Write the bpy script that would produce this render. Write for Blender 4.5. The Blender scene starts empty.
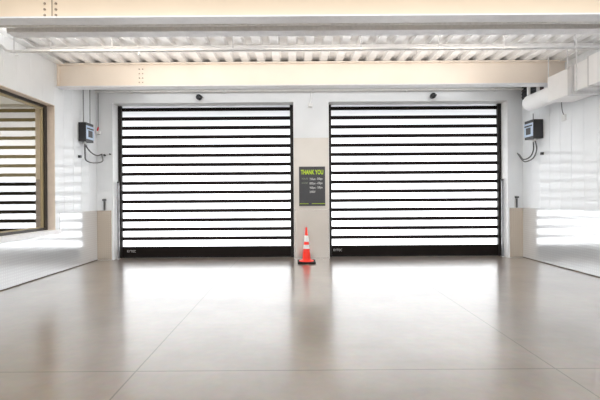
import bpy, bmesh, math, random
from mathutils import Vector, Matrix
random.seed(7)
S = bpy.context.scene
C = S.collection
PI = math.pi

# ------------------------------------------------------------------ layout
XL, XR = -4.26, 4.90          # side walls
YB, YD = 8.60, 8.90           # back wall face, door curtain plane
YF = -5.0                     # wall behind the viewer
ZC = 3.755                    # underside of the roof deck
CAMZ = 1.33
F = 400.0

# ------------------------------------------------------------------ materials
def mat(name, col, rough=0.5, metal=0.0, spec=0.5, coat=0.0, coat_rough=0.1,
        noise=None, bump=None, rough_noise=None):
    m = bpy.data.materials.new(name); m.use_nodes = True
    nt = m.node_tree; b = nt.nodes['Principled BSDF']
    b.inputs['Base Color'].default_value = (*col, 1)
    b.inputs['Roughness'].default_value = rough
    b.inputs['Metallic'].default_value = metal
    b.inputs['Specular IOR Level'].default_value = spec
    b.inputs['Coat Weight'].default_value = coat
    b.inputs['Coat Roughness'].default_value = coat_rough
    tc = nt.nodes.new('ShaderNodeTexCoord')
    if noise is None: noise = (12.0, 0.04)
    if noise:
        sc, amt = noise[:2]
        n = nt.nodes.new('ShaderNodeTexNoise'); n.inputs['Scale'].default_value = sc
        n.inputs['Detail'].default_value = 5
        if len(noise) > 2:
            mp = nt.nodes.new('ShaderNodeMapping'); mp.inputs['Scale'].default_value = noise[2]
            nt.links.new(tc.outputs['Object'], mp.inputs[0]); nt.links.new(mp.outputs[0], n.inputs['Vector'])
        else:
            nt.links.new(tc.outputs['Object'], n.inputs['Vector'])
        r = nt.nodes.new('ShaderNodeValToRGB')
        r.color_ramp.elements[0].position = .3; r.color_ramp.elements[1].position = .7
        r.color_ramp.elements[0].color = (*[max(0, c * (1 - amt)) for c in col], 1)
        r.color_ramp.elements[1].color = (*[min(1, c * (1 + amt)) for c in col], 1)
        nt.links.new(n.outputs['Fac'], r.inputs['Fac'])
        nt.links.new(r.outputs['Color'], b.inputs['Base Color'])
    if bump:
        sc, strength, dist, vs = bump
        n2 = nt.nodes.new('ShaderNodeTexNoise'); n2.inputs['Scale'].default_value = sc
        n2.inputs['Detail'].default_value = 1.5
        mp2 = nt.nodes.new('ShaderNodeMapping'); mp2.inputs['Scale'].default_value = vs
        nt.links.new(tc.outputs['Object'], mp2.inputs[0]); nt.links.new(mp2.outputs[0], n2.inputs['Vector'])
        bp = nt.nodes.new('ShaderNodeBump'); bp.inputs['Strength'].default_value = strength
        bp.inputs['Distance'].default_value = dist
        nt.links.new(n2.outputs['Fac'], bp.inputs['Height'])
        nt.links.new(bp.outputs[0], b.inputs['Normal'])
    return m

def emis(name, col, strength):
    m = bpy.data.materials.new(name); m.use_nodes = True
    nt = m.node_tree; b = nt.nodes['Principled BSDF']
    b.inputs['Base Color'].default_value = (.8, .8, .8, 1)
    b.inputs['Roughness'].default_value = .3
    b.inputs['Emission Color'].default_value = (*col, 1)
    b.inputs['Emission Strength'].default_value = strength
    n = nt.nodes.new('ShaderNodeTexNoise'); n.inputs['Scale'].default_value = 1.2
    tc = nt.nodes.new('ShaderNodeTexCoord')
    nt.links.new(tc.outputs['Object'], n.inputs['Vector'])
    mr = nt.nodes.new('ShaderNodeMapRange')
    mr.inputs['To Min'].default_value = strength * .92; mr.inputs['To Max'].default_value = strength * 1.08
    nt.links.new(n.outputs['Fac'], mr.inputs['Value'])
    nt.links.new(mr.outputs[0], b.inputs['Emission Strength'])
    return m

M = {}
M['liner'] = mat('liner_white', (.84, .858, .875), .09, spec=.40, noise=(3, .02), bump=(2.0, .30, .006, (1, 1.0, 1.2)))
M['back'] = mat('back_liner', (.80, .815, .83), .16, spec=.6, noise=(2, .03), bump=(1.5, .2, .006, (1, 1, .6)))
M['white'] = mat('white_paint', (.84, .84, .83), .25, spec=.5)
M['reveal'] = mat('reveal_white', (.92, .92, .92), .3, spec=.5)
M['deck'] = mat('deck_white', (.80, .79, .78), .35)
M['beam'] = mat('beam_cream', (.90, .81, .715), .35, noise=(1.5, .03))  # warm lamplight on the beam put into the base colour
M['beam_near'] = mat('beam_cream_near', (.87, .735, .58), .35, noise=(1.5, .03))  # copy for the nearest beam, its warm light put into the colour
M['boltm'] = mat('bolt_brown', (.33, .27, .21), .4, .3)
M['flange'] = mat('flange_grey', (.80, .80, .82), .35)
M['galv'] = mat('galvanised', (.72, .72, .72), .38, .3, noise=(25, .08))
M['black'] = mat('black_steel', (.012, .009, .008), .42, spec=.3)
M['bar'] = mat('black_bar', (.012, .009, .008), .6, spec=.08)
M['blackp'] = mat('black_plastic', (.02, .02, .022), .35)
M['rubber'] = mat('black_rubber', (.015, .014, .013), .7, spec=.2)
M['orange'] = mat('cone_orange', (.95, .035, .015), .4)
M['reflect'] = mat('cone_white', (.86, .86, .86), .35)
M['bluegrey'] = mat('panel_bluegrey', (.50, .60, .74), .25)
M['cable'] = mat('cable_grey', (.10, .10, .10), .45)
M['pipegrey'] = mat('pipe_grey', (.27, .27, .28), .35, .4)
M['conduit'] = mat('conduit_metal', (.66, .66, .66), .3, .4)
M['red'] = mat('red_plastic', (.7, .03, .05), .4)
M['frame'] = mat('window_frame_bronze', (.035, .028, .022), .35)
M['frame2'] = mat('window_frame_tan', (.35, .28, .16), .4)
M['jamb'] = mat('jamb_beige', (.70, .60, .52), .5)
M['pier'] = mat('pier_sheet_metal', (.66, .62, .57), .3, .35, noise=(2, .03))  # beige reflected from the room behind, put into the colour
M['pier_low'] = mat('pier_base_metal', (.70, .67, .63), .24, .7, noise=(2, .03), bump=(2.5, .25, .01, (1, 1, 1)))
M['khaki'] = mat('office_khaki', (.64, .585, .42), .6)
M['dark'] = mat('dark_fittings', (.03, .026, .022), .5)
M['yellow'] = mat('yellow_plastic', (.8, .55, .08), .5)
M['tan'] = mat('tan_block', (.62, .56, .50), .6)
M['signgrey'] = mat('sign_charcoal', (.052, .052, .058), .45)
M['lime'] = mat('sign_lime', (.50, .70, .02), .5)
M['signtext'] = mat('sign_text_white', (.80, .80, .78), .5)
M['signdim'] = mat('sign_text_sage', (.26, .31, .20), .5)
M['marking'] = mat('marking_grey', (.45, .43, .42), .5)
M['duct'] = mat('duct_white', (.93, .925, .92), .4, noise=(6, .02))
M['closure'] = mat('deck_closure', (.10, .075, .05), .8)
M['louver'] = mat('louver_dark', (.03, .03, .032), .5)
M['lens'] = mat('camera_dome', (.02, .02, .022), .12)
def panel_mat():
    m = bpy.data.materials.new('translucent_vision_panel'); m.use_nodes = True
    nt = m.node_tree; nt.nodes.clear(); L = nt.links.new
    out = nt.nodes.new('ShaderNodeOutputMaterial')
    tl = nt.nodes.new('ShaderNodeBsdfTranslucent')
    n = nt.nodes.new('ShaderNodeTexNoise'); n.inputs['Scale'].default_value = 1.2
    r = nt.nodes.new('ShaderNodeValToRGB')
    r.color_ramp.elements[0].color = (.90, .92, .94, 1); r.color_ramp.elements[1].color = (.95, .97, .98, 1)
    L(n.outputs['Fac'], r.inputs['Fac']); L(r.outputs[0], tl.inputs[0])
    gl = nt.nodes.new('ShaderNodeBsdfGlossy'); gl.inputs['Roughness'].default_value = .25
    mx = nt.nodes.new('ShaderNodeMixShader'); mx.inputs[0].default_value = .04
    L(tl.outputs[0], mx.inputs[1]); L(gl.outputs[0], mx.inputs[2]); L(mx.outputs[0], out.inputs[0])
    return m
M['panel_glow'] = panel_mat()
M['apron'] = mat('outdoor_concrete', (.055, .055, .055), .8)

def plate_mat(name, col, rough, metal):
    m = bpy.data.materials.new(name); m.use_nodes = True
    nt = m.node_tree; b = nt.nodes['Principled BSDF']; L = nt.links.new
    b.inputs['Metallic'].default_value = metal
    b.inputs['Roughness'].default_value = rough
    tc = nt.nodes.new('ShaderNodeTexCoord')
    sep = nt.nodes.new('ShaderNodeSeparateXYZ'); L(tc.outputs['Object'], sep.inputs[0])
    def mth(op, a, c=None):
        n = nt.nodes.new('ShaderNodeMath'); n.operation = op
        for i, v in enumerate((a, c)):
            if v is None: continue
            if isinstance(v, (int, float)): n.inputs[i].default_value = v
            else: L(v, n.inputs[i])
        return n.outputs[0]
    h = mth('ADD', sep.outputs['X'], sep.outputs['Y'])
    u = mth('MULTIPLY', mth('ADD', h, sep.outputs['Z']), 70)
    v = mth('MULTIPLY', mth('SUBTRACT', h, sep.outputs['Z']), 70)
    d = mth('MULTIPLY', mth('SINE', u), mth('SINE', v))
    d = mth('MAXIMUM', d, 0.0)
    nn = nt.nodes.new('ShaderNodeTexNoise'); nn.inputs['Scale'].default_value = 1.6
    L(tc.outputs['Object'], nn.inputs['Vector'])
    hh = mth('ADD', mth('MULTIPLY', d, .0010), mth('MULTIPLY', nn.outputs['Fac'], .02))
    bp = nt.nodes.new('ShaderNodeBump'); bp.inputs['Strength'].default_value = .5; bp.inputs['Distance'].default_value = .35
    L(hh, bp.inputs['Height']); L(bp.outputs[0], b.inputs['Normal'])
    r = nt.nodes.new('ShaderNodeValToRGB')
    r.color_ramp.elements[0].color = (*[c * .88 for c in col], 1); r.color_ramp.elements[1].color = (*col, 1)
    L(d, r.inputs['Fac']); L(r.outputs[0], b.inputs['Base Color'])
    return m
M['plate'] = plate_mat('tread_plate', (.82, .825, .83), .15, .45)
M['plate_tan'] = plate_mat('tread_plate_warm', (.66, .575, .485), .2, .6)  # plate copy with the tan reflection of the room put into its colour

def floor_mat():
    m = bpy.data.materials.new('polished_concrete'); m.use_nodes = True
    nt = m.node_tree; b = nt.nodes['Principled BSDF']; L = nt.links.new
    tc = nt.nodes.new('ShaderNodeTexCoord')
    sep = nt.nodes.new('ShaderNodeSeparateXYZ'); L(tc.outputs['Object'], sep.inputs[0])
    n1 = nt.nodes.new('ShaderNodeTexNoise'); n1.inputs['Scale'].default_value = .9; n1.inputs['Detail'].default_value = 8; n1.inputs['Roughness'].default_value = .62
    L(tc.outputs['Object'], n1.inputs['Vector'])
    r = nt.nodes.new('ShaderNodeValToRGB')
    r.color_ramp.elements[0].position = .3; r.color_ramp.elements[1].position = .72
    r.color_ramp.elements[0].color = (.12, .088, .064, 1); r.color_ramp.elements[1].color = (.23, .178, .136, 1)
    L(n1.outputs['Fac'], r.inputs['Fac'])
    n3 = nt.nodes.new('ShaderNodeTexNoise'); n3.inputs['Scale'].default_value = 14; n3.inputs['Detail'].default_value = 6
    L(tc.outputs['Object'], n3.inputs['Vector'])
    spk = nt.nodes.new('ShaderNodeMix'); spk.data_type = 'RGBA'; spk.blend_type = 'OVERLAY'; spk.inputs[0].default_value = .25
    L(r.outputs[0], spk.inputs[6]); L(n3.outputs['Color'], spk.inputs[7])
    def mth(op, a, c=None):
        n = nt.nodes.new('ShaderNodeMath'); n.operation = op
        for i, v in enumerate((a, c)):
            if v is None: continue
            if isinstance(v, (int, float)): n.inputs[i].default_value = v
            else: L(v, n.inputs[i])
        return n.outputs[0]
    wig = mth('MULTIPLY', mth('SUBTRACT', n3.outputs['Fac'], .5), .006)
    def line(ax, pos, w):
        return mth('LESS_THAN', mth('ABSOLUTE', mth('ADD', mth('SUBTRACT', sep.outputs[ax], pos), wig)), w)
    j = None
    for ax, pos, w in (('Y', 3.07, .006), ('X', -1.23, .006), ('X', 1.99, .0055), ('Y', -1.6, .005)):
        l = line(ax, pos, w); j = l if j is None else mth('MAXIMUM', j, l)
    mx = nt.nodes.new('ShaderNodeMix'); mx.data_type = 'RGBA'
    L(mth('MULTIPLY', j, .75), mx.inputs[0]); L(spk.outputs[2], mx.inputs[6]); mx.inputs[7].default_value = (.10, .085, .07, 1)
    L(mx.outputs[2], b.inputs['Base Color'])
    mr = nt.nodes.new('ShaderNodeMapRange'); mr.inputs['To Min'].default_value = .278; mr.inputs['To Max'].default_value = .30
    ji = mth('SUBTRACT', .5, mth('MULTIPLY', j, .3)); L(ji, b.inputs['Specular IOR Level'])
    L(n1.outputs['Fac'], mr.inputs['Value']); L(mr.outputs[0], b.inputs['Roughness'])
    b.inputs['Specular IOR Level'].default_value = .5; b.inputs['IOR'].default_value = 2.0; b.inputs['Coat Weight'].default_value = .6; b.inputs['Coat IOR'].default_value = 2.3; b.inputs['Coat Roughness'].default_value = .17
    mp = nt.nodes.new('ShaderNodeMapping'); mp.inputs['Scale'].default_value = (.5, 2.2, 1); L(tc.outputs['Object'], mp.inputs[0])
    n4 = nt.nodes.new('ShaderNodeTexNoise'); n4.inputs['Scale'].default_value = 1.6; n4.inputs['Detail'].default_value = 2
    L(mp.outputs[0], n4.inputs['Vector'])
    bp = nt.nodes.new('ShaderNodeBump'); bp.inputs['Strength'].default_value = .09; bp.inputs['Distance'].default_value = .03
    L(n4.outputs['Fac'], bp.inputs['Height']); L(bp.outputs[0], b.inputs['Normal']); L(bp.outputs[0], b.inputs['Coat Normal'])
    return m
M['floor'] = floor_mat()

def glass_mat():
    m = bpy.data.materials.new('window_glass'); m.use_nodes = True
    nt = m.node_tree; nt.nodes.clear(); L = nt.links.new
    out = nt.nodes.new('ShaderNodeOutputMaterial')
    tr = nt.nodes.new('ShaderNodeBsdfTransparent'); tr.inputs[0].default_value = (.70, .68, .64, 1)
    gl = nt.nodes.new('ShaderNodeBsdfGlossy'); gl.inputs['Roughness'].default_value = .01
    fr = nt.nodes.new('ShaderNodeFresnel'); fr.inputs['IOR'].default_value = 6.0
    n = nt.nodes.new('ShaderNodeTexNoise'); n.inputs['Scale'].default_value = .7
    bp = nt.nodes.new('ShaderNodeBump'); bp.inputs['Strength'].default_value = .02; bp.inputs['Distance'].default_value = .005
    L(n.outputs['Fac'], bp.inputs['Height']); L(bp.outputs[0], gl.inputs['Normal'])
    mx = nt.nodes.new('ShaderNodeMixShader')
    L(fr.outputs[0], mx.inputs[0]); L(tr.outputs[0], mx.inputs[1]); L(gl.outputs[0], mx.inputs[2]); L(mx.outputs[0], out.inputs[0])
    return m
M['glass'] = glass_mat()

# ------------------------------------------------------------------ mesh helpers
def BM(): return bmesh.new()
def box(bm, x0, x1, y0, y1, z0, z1, mtx=None):
    vs = [bm.verts.new((x, y, z)) for z in (z0, z1) for x, y in ((x0, y0), (x1, y0), (x1, y1), (x0, y1))]
    if mtx is not None:
        for v in vs: v.co = mtx @ v.co
    for f in ((0, 3, 2, 1), (4, 5, 6, 7), (0, 1, 5, 4), (1, 2, 6, 5), (2, 3, 7, 6), (3, 0, 4, 7)):
        bm.faces.new([vs[i] for i in f])
    return bm
def bevel(bm, w, seg=2):
    bmesh.ops.bevel(bm, geom=list(bm.edges), offset=w, segments=seg, affect='EDGES', profile=.7)
    return bm
def lathe(bm, prof, n=24, mtx=None):
    rings = []
    for r, z in prof:
        ring = []
        for k in range(n):
            a = 2 * PI * k / n
            co = Vector((r * math.cos(a), r * math.sin(a), z))
            ring.append(bm.verts.new(mtx @ co if mtx is not None else co))
        rings.append(ring)
    for a, b in zip(rings, rings[1:]):
        for k in range(n):
            bm.faces.new((a[k], a[(k + 1) % n], b[(k + 1) % n], b[k]))
    bm.faces.new(list(reversed(rings[0]))); bm.faces.new(rings[-1])
    return bm
def smooth_path(pts, k=6):
    P = [Vector(p) for p in pts]
    if len(P) < 3: return P
    out = []
    ext = [P[0] * 2 - P[1]] + P + [P[-1] * 2 - P[-2]]
    for i in range(1, len(ext) - 2):
        p0, p1, p2, p3 = ext[i - 1:i + 3]
        for s in range(k):
            t = s / k
            out.append(.5 * ((2 * p1) + (p2 - p0) * t + (2 * p0 - 5 * p1 + 4 * p2 - p3) * t * t + (3 * p1 - p0 - 3 * p2 + p3) * t ** 3))
    out.append(P[-1]); return out
def tube(bm, pts, r, n=10, smooth=False):
    P = smooth_path(pts) if smooth else [Vector(p) for p in pts]
    rings = []; up = None
    for i, p in enumerate(P):
        a = P[max(0, i - 1)]; b = P[min(len(P) - 1, i + 1)]
        t = (b - a).normalized()
        if up is None:
            up = Vector((0, 0, 1)) if abs(t.z) < .9 else Vector((1, 0, 0))
        s = t.cross(up).normalized(); up = s.cross(t).normalized()
        rings.append([bm.verts.new(p + r * (math.cos(2 * PI * k / n) * s + math.sin(2 * PI * k / n) * up)) for k in range(n)])
    for a, b in zip(rings, rings[1:]):
        for k in range(n):
            bm.faces.new((a[k], a[(k + 1) % n], b[(k + 1) % n], b[k]))
    bm.faces.new(list(reversed(rings[0]))); bm.faces.new(rings[-1])
    return bm
def prism(bm, prof, axis, a0, a1):
    """extrude a closed 2D profile along an axis; 'x': prof=(y,z), 'y': prof=(x,z), 'z': prof=(x,y)"""
    def P(u, v, a):
        return {'x': (a, u, v), 'y': (u, a, v), 'z': (u, v, a)}[axis]
    r0 = [bm.verts.new(P(u, v, a0)) for u, v in prof]
    r1 = [bm.verts.new(P(u, v, a1)) for u, v in prof]
    n = len(prof)
    for k in range(n):
        bm.faces.new((r0[k], r0[(k + 1) % n], r1[(k + 1) % n], r1[k]))
    bm.faces.new(list(reversed(r0))); bm.faces.new(r1)
    return bm
def obj(name, bm, m, parent=None, smooth=False):
    bmesh.ops.recalc_face_normals(bm, faces=list(bm.faces))
    me = bpy.data.meshes.new(name); bm.to_mesh(me); bm.free()
    me.materials.append(M[m] if isinstance(m, str) else m)
    if smooth:
        for p in me.polygons: p.use_smooth = True
        try: me.set_sharp_from_angle(angle=math.radians(40))
        except Exception: pass
    o = bpy.data.objects.new(name, me); C.objects.link(o)
    if parent is not None:
        o.parent = parent
        pl = Vector((0, 0, 0)); p = parent
        while p is not None:
            pl += p.location; p = p.parent
        if pl.length > 0:
            me.transform(Matrix.Translation(-pl))
    return o
def tag(o, label, cat, group=None):
    o['label'] = label; o['category'] = cat
    if group: o['group'] = group
    return o
def thing(name, label, cat, loc=(0, 0, 0), group=None):
    o = bpy.data.objects.new(name, None); o.empty_display_size = .1; C.objects.link(o); o.location = loc
    return tag(o, label, cat, group)
def struct(name, bm, m, parent=None, smooth=False):
    o = obj(name, bm, m, parent, smooth)
    if parent is None: o['kind'] = 'structure'
    return o
def struct_root(name, loc=(0, 0, 0)):
    o = bpy.data.objects.new(name, None); o.empty_display_size = .1; C.objects.link(o); o.location = loc
    o['kind'] = 'structure'; return o
def text_bm(body, size, width=None, origin=(0, 0, 0), extrude=.001, sx=1.0, align='LEFT', bold=0):
    cu = bpy.data.curves.new('lettering_curve', 'FONT'); cu.body = body; cu.size = size
    cu.extrude = extrude; cu.offset = bold; cu.align_x = align; cu.resolution_u = 3
    t = bpy.data.objects.new('lettering_tmp', cu); C.objects.link(t)
    bpy.context.view_layer.update()
    dg = bpy.context.evaluated_depsgraph_get()
    me = bpy.data.meshes.new_from_object(t.evaluated_get(dg))
    bpy.data.objects.remove(t); bpy.data.curves.remove(cu)
    bm = bmesh.new(); bm.from_mesh(me); bpy.data.meshes.remove(me)
    xs = [v.co.x for v in bm.verts]
    if width:
        k = width / (max(xs) - min(xs))
        for v in bm.verts: v.co.x *= k
    else:
        for v in bm.verts: v.co.x *= sx
    # stand it up facing -Y
    for v in bm.verts:
        x, y, z = v.co
        v.co = Vector((x + origin[0], -z + origin[1], y + origin[2]))
    return bm
def merge(bm, other):
    me = bpy.data.meshes.new('merge_tmp'); other.to_mesh(me); other.free(); bm.from_mesh(me); bpy.data.meshes.remove(me)
    return bm

# ------------------------------------------------------------------ the setting
XO = -8.6   # office far side
struct('floor', box(BM(), XL - .3, XR + .3, YF - .2, YD + .5, -.12, 0), 'floor')

def liner_profile(y0, y1, pitch=.3048, g=.004, w=.010):
    """(offset, y) points of a ribbed liner-panel face, offset into the wall"""
    pts = [(0, y0)]; k = math.ceil((y0 + .02 - YB) / pitch)
    y = YB + k * pitch
    while y < y1 - .02:
        pts += [(0, y - w), (g, y - w * .4), (g, y + w * .4), (0, y + w)]
        y += pitch
    pts.append((0, y1)); return pts
def liner(bm, x, sgn, y0, y1, z0, z1, t=.2):
    prof = [(x + sgn * o, y) for o, y in liner_profile(y0, y1)] + [(x + sgn * t, y1), (x + sgn * t, y0)]
    prism(bm, prof, 'z', z0, z1)
WY0, WY1, WZ0, WZ1 = 3.0, 7.10, .775, 2.985       # window opening in left wall
bm = BM()
liner(bm, XL, -1, YF, WY0, 0, 4.0); liner(bm, XL, -1, WY1, YB + .02, 0, 4.0)
liner(bm, XL, -1, WY0, WY1, 0, WZ0); liner(bm, XL, -1, WY0, WY1, WZ1, 4.0)
struct('wall_left', bm, 'liner')
bm = BM(); liner(bm, XR, 1, YF, YB + .02, 0, 4.0)
struct('wall_right', bm, 'liner')
D1 = (-3.916, -.02); D2 = (.73, 4.58); DZ = 3.378
bm = BM()
for x0, x1 in ((XL - .2, D1[0]), (D1[1], D2[0]), (D2[1], XR + .2)):
    box(bm, x0, x1, YB, YD + .06, 0, DZ)
box(bm, XL - .2, XR + .2, YB, YD + .06, DZ, 4.0)
struct('wall_back', bm, 'back')
struct('wall_front', box(BM(), XL - .2, XR + .2, YF - .2, YF, 0, 4.0), 'tan')

# white flashing around the door openings (thin, on face and returns)
for i, (a, b) in enumerate((D1, D2)):
    bm = BM()
    t = .006
    box(bm, a, a + t, YB - t, YD + .02, 0, DZ)
    box(bm, b - t, b, YB - t, YD + .02, 0, DZ)
    box(bm, a, b, YB - t, YD + .02, DZ - t, DZ)
    struct('trim_%d' % (i + 1), bm, 'reveal')

# tread-plate wainscot
WH = 1.065
struct('baseboard_left', box(BM(), XL, XL + .006, YF, YB - .006, .012, WZ0 - .10 if False else WH), 'plate')
# the wainscot under the window stops below the sill
bpy.data.objects.remove(bpy.data.objects['baseboard_left'])
bm = BM()
box(bm, XL, XL + .006, YF, WY0 - .12, .012, WH)
box(bm, XL, XL + .006, WY0 - .12, WY1 + .13, .012, WZ0 - .075)
box(bm, XL, XL + .006, WY1 + .13, YB - .006, .012, WH)
struct('baseboard_left', bm, 'plate')
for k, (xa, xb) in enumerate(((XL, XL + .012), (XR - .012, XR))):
    struct('trim_%d' % (8 + k), box(BM(), xa, xb, YF, YB - .012, .0005, .014), 'closure')  # dark strip painted in for the shadow gap under the wainscot
struct('baseboard_right', box(BM(), XR - .006, XR, YF, YB - .006, .012, WH), 'plate')
bm = BM()
box(bm, XL, D1[0] - .03, YB - .006, YB, .006, WH)
box(bm, D2[1] + .03, XR, YB - .006, YB, .006, WH)
struct('baseboard_back', bm, 'plate_tan')
struct('trim_6', box(BM(), D1[1] + .002, D2[0] - .002, YB - .010, YB - .0065, .004, WH), 'pier_low')
struct('trim_7', box(BM(), D1[1] + .002, D2[0] - .002, YB - .0064, YB - .001, WH, 2.60), 'pier')  # sheet stops where the pier's beige reflection gives way to grey

# roof deck with flutes running away from the viewer
def deck_profile(x0, x1, pitch=.279, dep=.055):
    pts = []; x = x0
    while x < x1:
        pts += [(x, ZC), (x + .125, ZC), (x + .150, ZC + dep), (x + .254, ZC + dep)]
        x += pitch
    pts.append((x, ZC)); return pts
bm = BM()
pr = deck_profile(XL - .02, XR + .05)
prism(bm, pr + [(pr[-1][0], 4.02), (pr[0][0], 4.02)], 'y', YF - .2, YD + .3)
struct('ceiling', bm, 'deck')
# flat closure angle along the left wall head
struct('trim_3', box(BM(), XL, XL + .15, YF, YB, ZC - .02, ZC), 'white')
struct('trim_4', box(BM(), XR - .15, XR, YF, YB, ZC - .02, ZC), 'white')

# ------------------------------------------------------------------ window and office
w1 = struct_root('window_1', (XL - .13, WY1, WZ0))
fx0, fx1 = XL - .185, XL - .125
bm = BM()
box(bm, fx0, fx1, WY1 - .085, WY1, WZ0, WZ1); box(bm, fx0, fx1, WY0, WY0 + .085, WZ0, WZ1)
box(bm, fx0, fx1, WY0 + .085, WY1 - .085, WZ1 - .055, WZ1); box(bm, fx0, fx1, WY0 + .085, WY1 - .085, WZ0, WZ0 + .045)
obj('window_frame', bm, 'frame', w1)
bm = BM()
gx = XL - .165
box(bm, gx - .02, gx + .015, WY1 - .125, WY1 - .085, WZ0 + .045, WZ1 - .055); box(bm, gx - .02, gx + .015, WY0 + .085, WY0 + .125, WZ0 + .045, WZ1 - .055)
box(bm, gx - .02, gx + .015, WY0 + .125, WY1 - .125, WZ1 - .095, WZ1 - .055); box(bm, gx - .02, gx + .015, WY0 + .125, WY1 - .125, WZ0 + .045, WZ0 + .065)
obj('glazing_bead', bm, 'frame2', w1)
bm = BM(); ya, yb, za, zb = WY0 + .12, WY1 - .12, WZ0 + .06, WZ1 - .09
bm.faces.new([bm.verts.new(p) for p in ((gx, ya, za), (gx, yb, za), (gx, yb, zb), (gx, ya, zb))])
obj('pane', bm, 'glass', w1)
bm = BM()
box(bm, XL - .125, XL + .004, WY1 - .012, WY1, WZ0, WZ1); box(bm, XL - .125, XL + .004, WY0, WY0 + .012, WZ0, WZ1)
box(bm, XL - .125, XL + .004, WY0 + .012, WY1 - .012, WZ1 - .012, WZ1)
obj('jamb_lining', bm, 'jamb', w1)
obj('window_sill', bevel(box(BM(), XL - .125, XL + .035, WY0 - .12, WY1 + .13, WZ0 - .075, WZ0 + .002), .006), 'reveal', w1)

bm = BM()
box(bm, XO, XL - .2, YB, YB + .2, 0, 3.2); box(bm, XO, XL - .2, 1.4, 1.6, 0, 3.2)
box(bm, XO - .2, XO, 1.4, YB + .2, 0, 3.2); box(bm, XO - .2, XL - .2, 1.4, YB + .2, 3.2, 3.3); 
box(bm, XO - .2, XL - .3, 1.4, YB + .2, -.12, 0)
struct('wall_office', bm, 'khaki')
shelf = thing('shelf_unit', 'dark open shelf unit seen dimly through the left window', 'shelf', (-6.6, 8.35, 0))
for xx in (-8.4, -5.0):
    obj('side_panel', box(BM(), xx, xx + .06, 8.1, 8.55, 0, 1.72), 'dark', shelf)
for z in (.05, .48, .92, 1.32, 1.68):
    obj('shelf', box(BM(), -8.34, -5.0, 8.1, 8.55, z, z + .04), 'dark', shelf)
obj('back_panel', box(BM(), -8.4, -4.94, 8.55, 8.58, 0, 1.72), 'dark', shelf)

# ------------------------------------------------------------------ roll-up doors
NB = 15; ZB0 = 3.293; PITCH = .2047; BT = .037
def build_door(idx, a, b):
    d = struct_root('door_%d' % idx, ((a + b) / 2, YD, 0))
    gw = .075
    x0, x1 = a + .006, b - .006
    bm = BM(); bm.faces.new([bm.verts.new(p) for p in ((x0 + gw * .6, YD + .016, .2), (x1 - gw * .6, YD + .016, .2), (x1 - gw * .6, YD + .016, DZ - .005), (x0 + gw * .6, YD + .016, DZ - .005))])
    obj('vision_panel', bm, 'panel_glow', d)
    bm = BM()
    for k in range(NB):
        z = ZB0 - PITCH * k
        prism(bm, [(YD - .012, z - BT), (YD - .016, z - BT * .6), (YD - .016, z + BT * .6), (YD - .012, z + BT), (YD + .012, z + BT), (YD + .012, z - BT)], 'x', x0 + gw * .7, x1 - gw * .7)
    for s in (x0 + gw * .6, x1 - gw * .8):
        box(bm, s, s + gw * .2, YD - .004, YD + .012, .2, DZ - .01)
    obj('curtain_slat', bm, 'bar', d)
    for s in (x0, x1 - gw):
        obj('guide_rail', bevel(box(BM(), s, s + gw, YD - .05, YD + .03, 0, DZ - .008), .006), 'black', d)
    bb = obj('bottom_bar', bevel(box(BM(), x0 + gw, x1 - gw, YD - .035, YD + .012, .03, .248), .006), 'bar', d)
    obj('bottom_seal', box(BM(), x0 + gw, x1 - gw, YD - .028, YD + .008, .002, .032), 'rubber', d)
    tx = -3.73 if idx == 1 else .84
    obj('lettering', text_bm('RYTEC', .072, width=.19, origin=(tx, YD - .0365, .125)), 'marking', bb)
    return d
build_door(1, *D1); build_door(2, *D2)

# outside the doors: concrete apron and an added, unseen slab that dims the top door strips
struct('floor_apron', box(BM(), -160, 160, YD + .5, 240, -.12, -.02), 'apron')
struct('ceiling_canopy', box(BM(), -6, 7, YD + .06, YD + 1.7, DZ + .01, DZ + .25), 'louver')

# ------------------------------------------------------------------ steel beams
def ibeam(name, label, y0, y1, z0, z1, tw, col='beam', flcol='flange'):
    t = thing(name, label, 'beam', ((XL + XR) / 2, (y0 + y1) / 2, z0))
    ym = (y0 + y1) / 2
    obj('web', box(BM(), XL + .002, XR - .002, ym - tw / 2, ym + tw / 2, z0 + .018, z1 - .018), col, t)
    f = obj('flange', box(BM(), XL + .002, XR - .002, y0, y1, z0, z0 + .018), flcol, t)
    obj('flange', box(BM(), XL + .002, XR - .002, y0, y1, z1 - .018, z1), col, t)
    return t, ym - tw / 2
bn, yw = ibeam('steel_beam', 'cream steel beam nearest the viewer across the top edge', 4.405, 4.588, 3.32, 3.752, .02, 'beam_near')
def bolts(t, xs, zs, y, r=.013):
    src = None
    for x in xs:
        for z in zs:
            if src is None:
                bm = BM(); lathe(bm, [(r, 0), (r, .012), (r * .6, .016)], 8, Matrix.Rotation(PI / 2, 4, 'X'))
                src = obj('bolt', bm, 'boltm', None); src.parent = t; o = src
            else:
                o = src.copy(); C.objects.link(o); o.parent = t
            o.location = Vector((x, y, z)) - t.location
bolts(bn, (-2.79, -2.665), (3.385, 3.45, 3.515, 3.58), yw)
obj('splice_joint', box(BM(), -2.716, -2.706, yw - .004, yw, 3.34, 3.73), 'boltm', bn)
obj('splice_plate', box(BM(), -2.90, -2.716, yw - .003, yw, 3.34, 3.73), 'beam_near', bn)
bf, yw2 = ibeam('steel_beam', 'cream steel beam just above the roller doors below the roof deck', 7.15, 7.35, 3.325, 3.752, .02)
bf['label'] = 'cream steel beam spanning just in front of the two roller doors'
obj('end_plate', box(BM(), XL + .002, XL + .02, 7.17, 7.24, 3.343, 3.734), 'beam', bf)
bolts(bf, (-2.80, -2.74), (3.42, 3.50, 3.58, 3.66), yw2, .011)
struct('trim_5', box(BM(), XL, XR, 7.36, 7.40, ZC - .01, ZC + .055), 'closure')  # dark strip added to make the flute ends above the far beam dark

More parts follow.
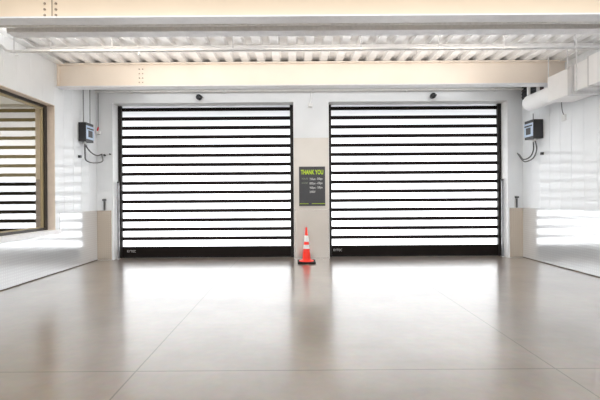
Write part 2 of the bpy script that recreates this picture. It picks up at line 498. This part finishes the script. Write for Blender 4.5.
# intermediate grey members and pipework
ch = thing('ceiling_channel', 'grey steel channel hung right behind the nearest cream beam', 'channel', (0, 5.3, 3.5))
obj('bottom_flange', box(BM(), -3.75, XR - .01, 5.22, 5.40, 3.50, 3.512), 'flange', ch)
obj('web', box(BM(), -3.75, XR - .01, 5.39, 5.40, 3.512, 3.752), 'flange', ch)
obj('lip', box(BM(), -3.75, XR - .01, 5.22, 5.23, 3.512, 3.56), 'galv', ch)
pu = thing('roof_purlin', 'slim pale roof purlin under the deck behind the sprinkler pipe', 'purlin', (0, 6.42, 3.69))
obj('flange', box(BM(), XL + .01, XR - .01, 6.36, 6.48, 3.685, 3.695), 'deck', pu)
obj('web', box(BM(), XL + .01, XR - .01, 6.36, 6.37, 3.695, 3.75), 'deck', pu)
cd = thing('electrical_conduit', 'grey conduit running tight behind the bottom of the nearest beam', 'conduit', (0, 4.95, 3.47))
obj('pipe', tube(BM(), [(-4.0, 5.2, 3.74), (-3.98, 5.12, 3.56), (-3.9, 4.97, 3.475), (-3.7, 4.95, 3.47), (-2, 4.95, 3.47), (XR - .01, 4.95, 3.47)], .02, 10), 'galv', cd, True)
for x in (-2.4, 0.1, 2.6):
    obj('pipe_strap', box(BM(), x - .015, x + .015, 4.925, 4.975, 3.49, 3.752), 'galv', cd)
sp = thing('sprinkler_pipe', 'thin white sprinkler pipe crossing the full width under the deck', 'pipe', (0, 5.8, 3.467))
obj('pipe', tube(BM(), [(XL + .005, 5.8, 3.56), (XL + .05, 5.8, 3.52), (XL + .09, 5.8, 3.478), (XL + .16, 5.8, 3.467), (-1, 5.8, 3.467), (2, 5.8, 3.467), (XR - .005, 5.8, 3.467)], .021, 12), 'conduit', sp, True)
for px in (15, 52, 113, 234, 362, 440, 505, 576):
    x = (px - 295) * 5.8 / F
    bm = BM(); tube(bm, [(x, 5.8, 3.49), (x, 5.8, ZC)], .004, 6)
    h = obj('hanger_rod', bm, 'pipegrey', sp)
    obj('clamp_ring', tube(BM(), [(x - .012, 5.8, 3.467), (x + .012, 5.8, 3.467)], .028, 12), 'galv', h)
for px in (18, 140):
    x = (px - 295) * 5.8 / F
    bm = BM(); lathe(bm, [(.012, 0), (.012, -.035), (.03, -.04), (.03, -.045)], 10, Matrix.Translation((x, 5.8, 3.45)))
    obj('sprinkler_head', bm, 'galv', sp)
wc = thing('wall_conduit', 'white conduit running along the wall above both roller doors', 'conduit', (0, 8.54, 3.60))
obj('pipe', tube(BM(), [(XL + .01, 8.54, 3.605), (XR - .01, 8.54, 3.605)], .024, 10), 'white', wc, True)
for x in (-3.5, -1.5, .4, 2.4, 4.3):
    obj('pipe_strap', box(BM(), x - .02, x + .02, 8.512, YB, 3.572, 3.638), 'galv', wc)
oc = thing('drop_conduit', 'short white conduit dropping down the pier above the sign', 'conduit', (.36, 8.58, 3.4))
obj('pipe', tube(BM(), [(.36, 8.575, 3.585), (.36, 8.575, 3.40), (.34, 8.575, 3.34)], .012, 8), 'white', oc, True)
obj('junction_box', bevel(box(BM(), .30, .38, 8.55, YB - .006, 3.26, 3.34), .006), 'white', oc)
obj('mounting_plate', box(BM(), .29, .39, YB - .006, YB - .001, 3.25, 3.35), 'white', oc)

# ------------------------------------------------------------------ air duct on the right
dt = thing('air_duct', 'white insulated air duct hung along the right wall', 'duct', (4.65, 6.5, 2.95))
def ductbox(x0, x1, y0, y1, z0, z1):
    obj('duct_section', bevel(box(BM(), x0, x1, y0, y1, z0, z1), .012), 'duct', dt, False)
ductbox(4.43, 4.88, 6.47, 7.0, 2.955, 3.39)
ductbox(4.46, 4.88, 6.06, 6.38, 2.985, 3.41)
ductbox(4.43, 4.88, 4.2, 6.02, 2.975, 3.42)
obj('joint_flange', box(BM(), 4.42, 4.885, 6.38, 6.47, 2.94, 3.40), 'conduit', dt)
obj('joint_flange', box(BM(), 4.44, 4.885, 6.02, 6.06, 2.96, 3.43), 'conduit', dt)
cyl = lathe(BM(), [(.02, 0), (.11, .0), (.137, .02), (.152, .06), (.152, .9)], 28, Matrix.Translation((4.585, 7.83, 3.125)) @ Matrix.Rotation(PI / 2, 4, 'X'))
obj('round_duct', cyl, 'duct', dt, True)
obj('support_channel', box(BM(), 4.36, 4.89, 6.20, 6.25, 2.90, 2.94), 'galv', dt)
obj('support_channel', box(BM(), 4.36, 4.89, 5.30, 5.35, 2.90, 2.94), 'galv', dt)
for y, x in ((6.44, 4.40), (6.22, 4.39), (5.32, 4.39), (7.0, 4.45)):
    obj('hanger_rod', tube(BM(), [(x, y, 2.92 if y < 6.4 else 3.36), (x, y, ZC)], .009, 6), 'galv', dt)
hs = thing('hanging_cord', 'thin grey cord hanging beside the right duct to a small plate', 'cord', (XR, 7.25, 2.7))
obj('cord', tube(BM(), [(4.87, 7.3, 3.1), (4.88, 7.3, 2.95), (4.87, 7.27, 2.86), (4.885, 7.25, 2.78)], .006, 6, True), 'cable', hs, True)
obj('wall_plate', bevel(box(BM(), 4.87, XR, 7.2, 7.3, 2.68, 2.79), .006), 'white', hs)
lv = thing('wall_louver', 'dark louvered opening high in the right corner above the round duct', 'louver', (XR, 8.3, 3.4))
obj('backing', box(BM(), XR - .02, XR - .002, 7.85, 8.57, 3.38, 3.73), 'louver', lv)
for k in range(5):
    z = 3.41 + .07 * k
    obj('blade', box(BM(), XR - .05, XR - .02, 7.87, 8.55, z, z + .012), 'louver', lv)
for x in (4.50, 4.68):
    obj('hanger_strut', box(BM(), x - .022, x + .022, 7.66, 7.70, 3.25, 3.752), 'white', dt)
obj('cross_bar', box(BM(), 4.46, 4.72, 7.655, 7.705, 3.42, 3.45), 'white', dt)

# ------------------------------------------------------------------ door control boxes
def control_box(side):
    s = 1 if side == 'right' else -1
    X = XR if s > 0 else XL
    pr = .22 if s > 0 else .172
    y0, y1 = 7.86, 8.16
    z0, z1 = 2.455, 2.83
    lab = ('dark control box on the right wall below the round duct' if s > 0 else 'dark control box on the left wall beside the left roller door')
    t = thing('control_box', lab, 'control box', (X, (y0 + y1) / 2, z0), 'door control boxes')
    def bx(name, p0, p1, ya, yb, za, zb, m, par=t, bv=.006):
        xa, xb = sorted((X - s * p0, X - s * p1))
        return obj(name, bevel(box(BM(), xa, xb, ya, yb, za, zb), bv), m, par)
    bx('mounting_plate', .002, .012, y0 - .02, y1 + .02, z0 + .03, z1 - .03, 'conduit', t, .003)
    bx('enclosure', .012, pr - .012, y0, y1, z0, z1, 'blackp')
    fp = bx('front_cover', pr - .012, pr, y0 + .004, y1 - .004, z0 + .05, z1 - .06, 'bluegrey', t, .004)
    bx('display', pr, pr + .004, y0 + .07, y1 - .07, z0 + .09, z1 - .15, 'blackp', fp, .001)
    bx('label_band', pr, pr + .003, y0 + .02, y1 - .02, z1 - .13, z1 - .10, 'blackp', fp, .001)
    xm = X - s * pr * .6
    for dx, y in ((.0, y0 + .07), (.06 * s, y1 - .07)):
        obj('cable_gland', lathe(BM(), [(.018, 0), (.018, -.03), (.012, -.05)], 10, Matrix.Translation((xm + dx, y, z0))), 'conduit', t, True)
    # conduits rising to the ceiling
    for dx, y, r in ((.02, y0 + .1, .012), (.075, y1 - .05, .010)) if s < 0 else ((.05, y0 + .2, .010),):
        xx = X - s * dx - s * .04
        obj('conduit', tube(BM(), [(xx, y, z1 - .01), (xx, y, 3.74 if s < 0 else 2.98)], r, 8), 'pipegrey', t, True)
    ex = XL + .125 if s < 0 else XR - .09
    ez = 2.255 if s < 0 else 2.215
    xa, ya = xm, y0 + .07
    xb, yb = xm + .06 * s, y1 - .07
    if s < 0:
        p1 = [(xa, ya, z0 - .04), (xa, ya, 2.2), (xa + .01, ya + .02, 2.09), (xa + .06, 8.12, 2.05), (xa + .14, 8.35, 2.10), (ex, 8.58, ez)]
        p2 = [(xb, yb, z0 - .04), (xb, yb + .02, 2.37), (xb + .05, yb + .1, 2.27), (ex - .03, 8.42, 2.23), (ex + .005, 8.58, ez + .02)]
    else:
        p1 = [(xb, yb, z0 - .04), (xb, yb, 2.25), (xb - .03, yb + .06, 2.12), (xb - .08, 8.30, 2.08), (ex, 8.58, ez)]
        p2 = [(xa, ya, z0 - .04), (xa + .03, ya, 2.25), (xa + .0, ya + .05, 2.09), (xa - .02, 8.15, 2.03), (xa - .03, 8.3, 2.05), (ex - .03, 8.58, ez + .02)]
    for p in (p1, p2):
        obj('cable', tube(BM(), p, .013, 8, True), 'cable', t, True)
    bx('cable_clamp', .002, .05, y0 + .0, y0 + .05, 2.13, 2.18, 'blackp', t, .004)
    return t
control_box('left'); control_box('right')
sb = thing('cable_stub', 'small dark cable entry stub on the wall beside the left door frame', 'cable fitting', (-4.1, YB, 2.25))
obj('fitting', lathe(BM(), [(.020, 0), (.020, .05), (.014, .06)], 10, Matrix.Translation((-4.075, YB, 2.255)) @ Matrix.Rotation(PI / 2, 4, 'X')), 'blackp', sb, True)
obj('rod', tube(BM(), [(-4.06, 8.57, 2.262), (-3.97, 8.58, 2.275)], .006, 6), 'conduit', sb)
obj('end_cap', lathe(BM(), [(.016, 0), (.016, .03), (.01, .035)], 10, Matrix.Translation((-3.965, YB, 2.275)) @ Matrix.Rotation(PI / 2, 4, 'X')), 'blackp', sb, True)
rp = thing('pull_switch', 'small red pull switch on a thin rod beside the left control box', 'switch', (-4.2, YB, 2.75))
obj('rod', tube(BM(), [(-4.20, 8.56, 2.72), (-4.20, 8.56, 3.575)], .008, 6), 'pipegrey', rp)
obj('body', bevel(box(BM(), -4.235, -4.165, 8.53, YB, 2.70, 2.78), .006), 'white', rp)
obj('lever', tube(BM(), [(-4.20, 8.52, 2.77), (-4.17, 8.50, 2.84)], .016, 8), 'red', rp)

# ------------------------------------------------------------------ cameras over the doors
def dome_camera(px, label):
    x = (px - 295) * 8.5 / F
    t = thing('security_camera', label, 'camera', (x, YB, 3.48), 'dome cameras above the doors')
    rot = Matrix.Translation((x, YB, 3.475)) @ Matrix.Rotation(PI / 2, 4, 'X')
    obj('mount_base', lathe(BM(), [(.055, 0), (.055, .03), (.045, .04)], 20, rot), 'blackp', t, True)
    obj('dome', lathe(BM(), [(.058, .04), (.062, .06), (.058, .085), (.045, .105), (.025, .118), (.005, .122)], 20, rot), 'lens', t, True)
    obj('arm', bevel(box(BM(), x + .03, x + .075, YB - .07, YB, 3.475, 3.505), .006), 'blackp', t)
dome_camera(199, 'small black dome camera above the left roller door')
dome_camera(434.5, 'small black dome camera above the right roller door')

# ------------------------------------------------------------------ light-curtain posts and bolts by the doors
def post(x, label):
    t = thing('sensor_post', label, 'sensor', (x, 8.74, 0), 'sensor posts at the door jambs')
    obj('column', bevel(box(BM(), x - .018, x + .018, 8.72, 8.76, .01, 1.66), .006), 'pipegrey', t)
    obj('base_plate', bevel(box(BM(), x - .03, x + .03, 8.70, 8.78, 0, .012), .003), 'galv', t)
    obj('cap', bevel(box(BM(), x - .02, x + .02, 8.718, 8.762, 1.66, 1.69), .005), 'blackp', t)
post(-3.86, 'slim grey sensor post at the left jamb of the left door')
post(4.53, 'slim grey sensor post at the right jamb of the right door')
def bolt_latch(x, label):
    t = thing('wall_latch', label, 'latch', (x, YB, 1.08), 'upright latches above the plate')
    y = YB
    obj('back_plate', bevel(box(BM(), x - .03, x + .03, y - .012, y, 1.09, 1.34), .004), 'conduit', t)
    obj('barrel', tube(BM(), [(x, y - .03, 1.07), (x, y - .03, 1.27)], .018, 10), 'cable', t, True)
    obj('knob', bevel(box(BM(), x - .035, x + .035, y - .06, y - .012, 1.275, 1.315), .008), 'cable', t)
bolt_latch((105 - 295) * YB / F, 'grey upright latch on the wall left of the left door')
bolt_latch((516 - 295) * YB / F, 'grey upright latch on the wall right of the right door')

# ------------------------------------------------------------------ sign
sx0, sx1, sz0, sz1 = .09, .648, 1.135, 1.98
sg = thing('hours_sign', 'charcoal thank you sign with lime heading on the pier between doors', 'sign', (.37, YB, sz0))
obj('panel', bevel(box(BM(), sx0, sx1, YB - .022, YB - .0065, sz0, sz1), .003), 'signgrey', sg)
yt = YB - .0232
obj('heading', text_bm('THANK YOU', .135, width=.48, origin=(sx0 + .04, yt, sz1 - .165), bold=.004), 'lime', sg)
rows = [('MON-FRI', '7:00am', '- 8:00pm'), ('SATURDAY', '8:00am', '- 6:00pm'), ('', '9:00am', '- 5:00pm'), ('', 'SUNDAY', '')]
for k, (a, b, c) in enumerate(rows):
    z = sz1 - .29 - .093 * k - (.0 if k < 3 else -.005)
    if a: obj('day_lettering', text_bm(a, .055, width=.135, origin=(sx0 + .055, yt, z + .012)), 'signdim', sg)
    if b: obj('hours_lettering', text_bm(b, .068, width=.125, origin=(sx0 + .225, yt, z)), 'signtext', sg)
    if c: obj('hours_lettering', text_bm(c, .068, width=.13, origin=(sx0 + .37, yt, z + .006)), 'signtext', sg)
bm = BM()
box(bm, sx0 + .01, sx0 + .20, yt - .001, yt + .002, sz0 + .045, sz0 + .055)
box(bm, sx0 + .27, sx1 - .01, yt - .001, yt + .002, sz0 + .045, sz0 + .055)
obj('footer_line', bm, 'lime', sg)

# ------------------------------------------------------------------ traffic cone
cx, cy = .225, 8.10
cn = thing('traffic_cone', 'orange traffic cone with two white bands in front of the pier', 'cone', (cx, cy, 0))
obj('base', bevel(box(BM(), cx - .18, cx + .18, cy - .18, cy + .18, 0, .035), .012), 'rubber', cn)
T = Matrix.Translation((cx, cy, 0))
def cr(z): return .084 - (.084 - .017) * (z - .05) / .66
obj('body', lathe(BM(), [(.150, .035), (.145, .045), (.108, .05), (cr(.06), .07), (cr(.71), .70), (.012, .715)], 28, T), 'orange', cn, True)
for z0, z1 in ((.285, .365), (.425, .55)):
    obj('reflective_band', lathe(BM(), [(cr(z0) + .0005, z0), (cr(z0) + .004, z0 + .002), (cr(z1) + .004, z1 - .002), (cr(z1) + .0005, z1)], 28, T), 'reflect', cn, True)

# ------------------------------------------------------------------ lights
def area(name, loc, rot, sx, sy, power, col):
    l = bpy.data.lights.new(name, 'AREA'); l.shape = 'RECTANGLE'; l.size = sx; l.size_y = sy; l.energy = power; l.color = col
    o = bpy.data.objects.new(name, l); C.objects.link(o); o.location = loc; o.rotation_euler = rot
    return o
area('rear_ceiling_light', (.3, -1.6, 3.66), (0, 0, 0), 7.5, 5.0, 330, (.90, .955, 1))  # added overhead fill for the whole room, not a seen fixture
area('bay_ceiling_light', (.3, 3.0, 3.66), (0, 0, 0), 7.5, 1.6, 80, (.90, .955, 1))  # added fill over the near bay, not a seen fixture
area('door_side_light', (.3, 7.9, 3.70), (0, 0, 0), 7.5, .5, 28, (.95, .98, 1))  # added lamp that brightens the back wall
for x, w in ((-2.5, 2.2), (.45, 1.1), (2.5, 1.2)):
    area('deck_uplight', (x, 5.62, 3.56), (PI + .5, 0, 0), w, .08, 9 * w, (1, .90, .74))
area('beam_wash_light', (.2, 6.62, 3.70), (math.radians(40), 0, 0), 6.5, .08, 9, (1, .94, .86))
area('deck_wash_light', (.3, 5.75, 3.53), (PI, 0, 0), 8.8, .25, 13, (.97, .98, 1))  # added neutral fill that lifts the deck
area('deck_wash_light', (.3, 6.75, 3.45), (PI, 0, 0), 8.6, .25, 7, (1, .97, .94))  # second added deck fill, nearer the doors
area('near_beam_wash_light', (.3, 3.55, 3.70), (math.radians(80), 0, 0), 8.6, .12, 10, (1, .92, .80))  # added out of view to brighten the face of the nearest beam
area('office_light', (-6.3, 5.0, 3.15), (0, 0, 0), 3.0, 4.0, 100, (1, .96, .88))

w = bpy.data.worlds.new('World'); S.world = w; w.use_nodes = True
bg = w.node_tree.nodes['Background']; bg.inputs[0].default_value = (.985, .99, 1, 1); bg.inputs[1].default_value = 6.0

# ------------------------------------------------------------------ camera
cam = bpy.data.cameras.new('camera'); co = bpy.data.objects.new('camera', cam); C.objects.link(co)
cam.sensor_width = 36; cam.lens = F / 600 * 36
cam.shift_x = 5 / 600; cam.shift_y = -3 / 600
cam.clip_start = .05
co.location = (0, 0, CAMZ)
co.rotation_euler = (Matrix.Rotation(PI / 2, 3, 'X') @ Matrix.Rotation(-.0066, 3, 'Z')).to_euler()
S.camera = co

S.view_settings.view_transform = 'Standard'
S.view_settings.exposure = 0.53
S.cycles.use_denoising = True
S.cycles.max_bounces = 10; S.cycles.diffuse_bounces = 5; S.cycles.glossy_bounces = 5; S.cycles.transparent_max_bounces = 8
S.cycles.sample_clamp_indirect = 4
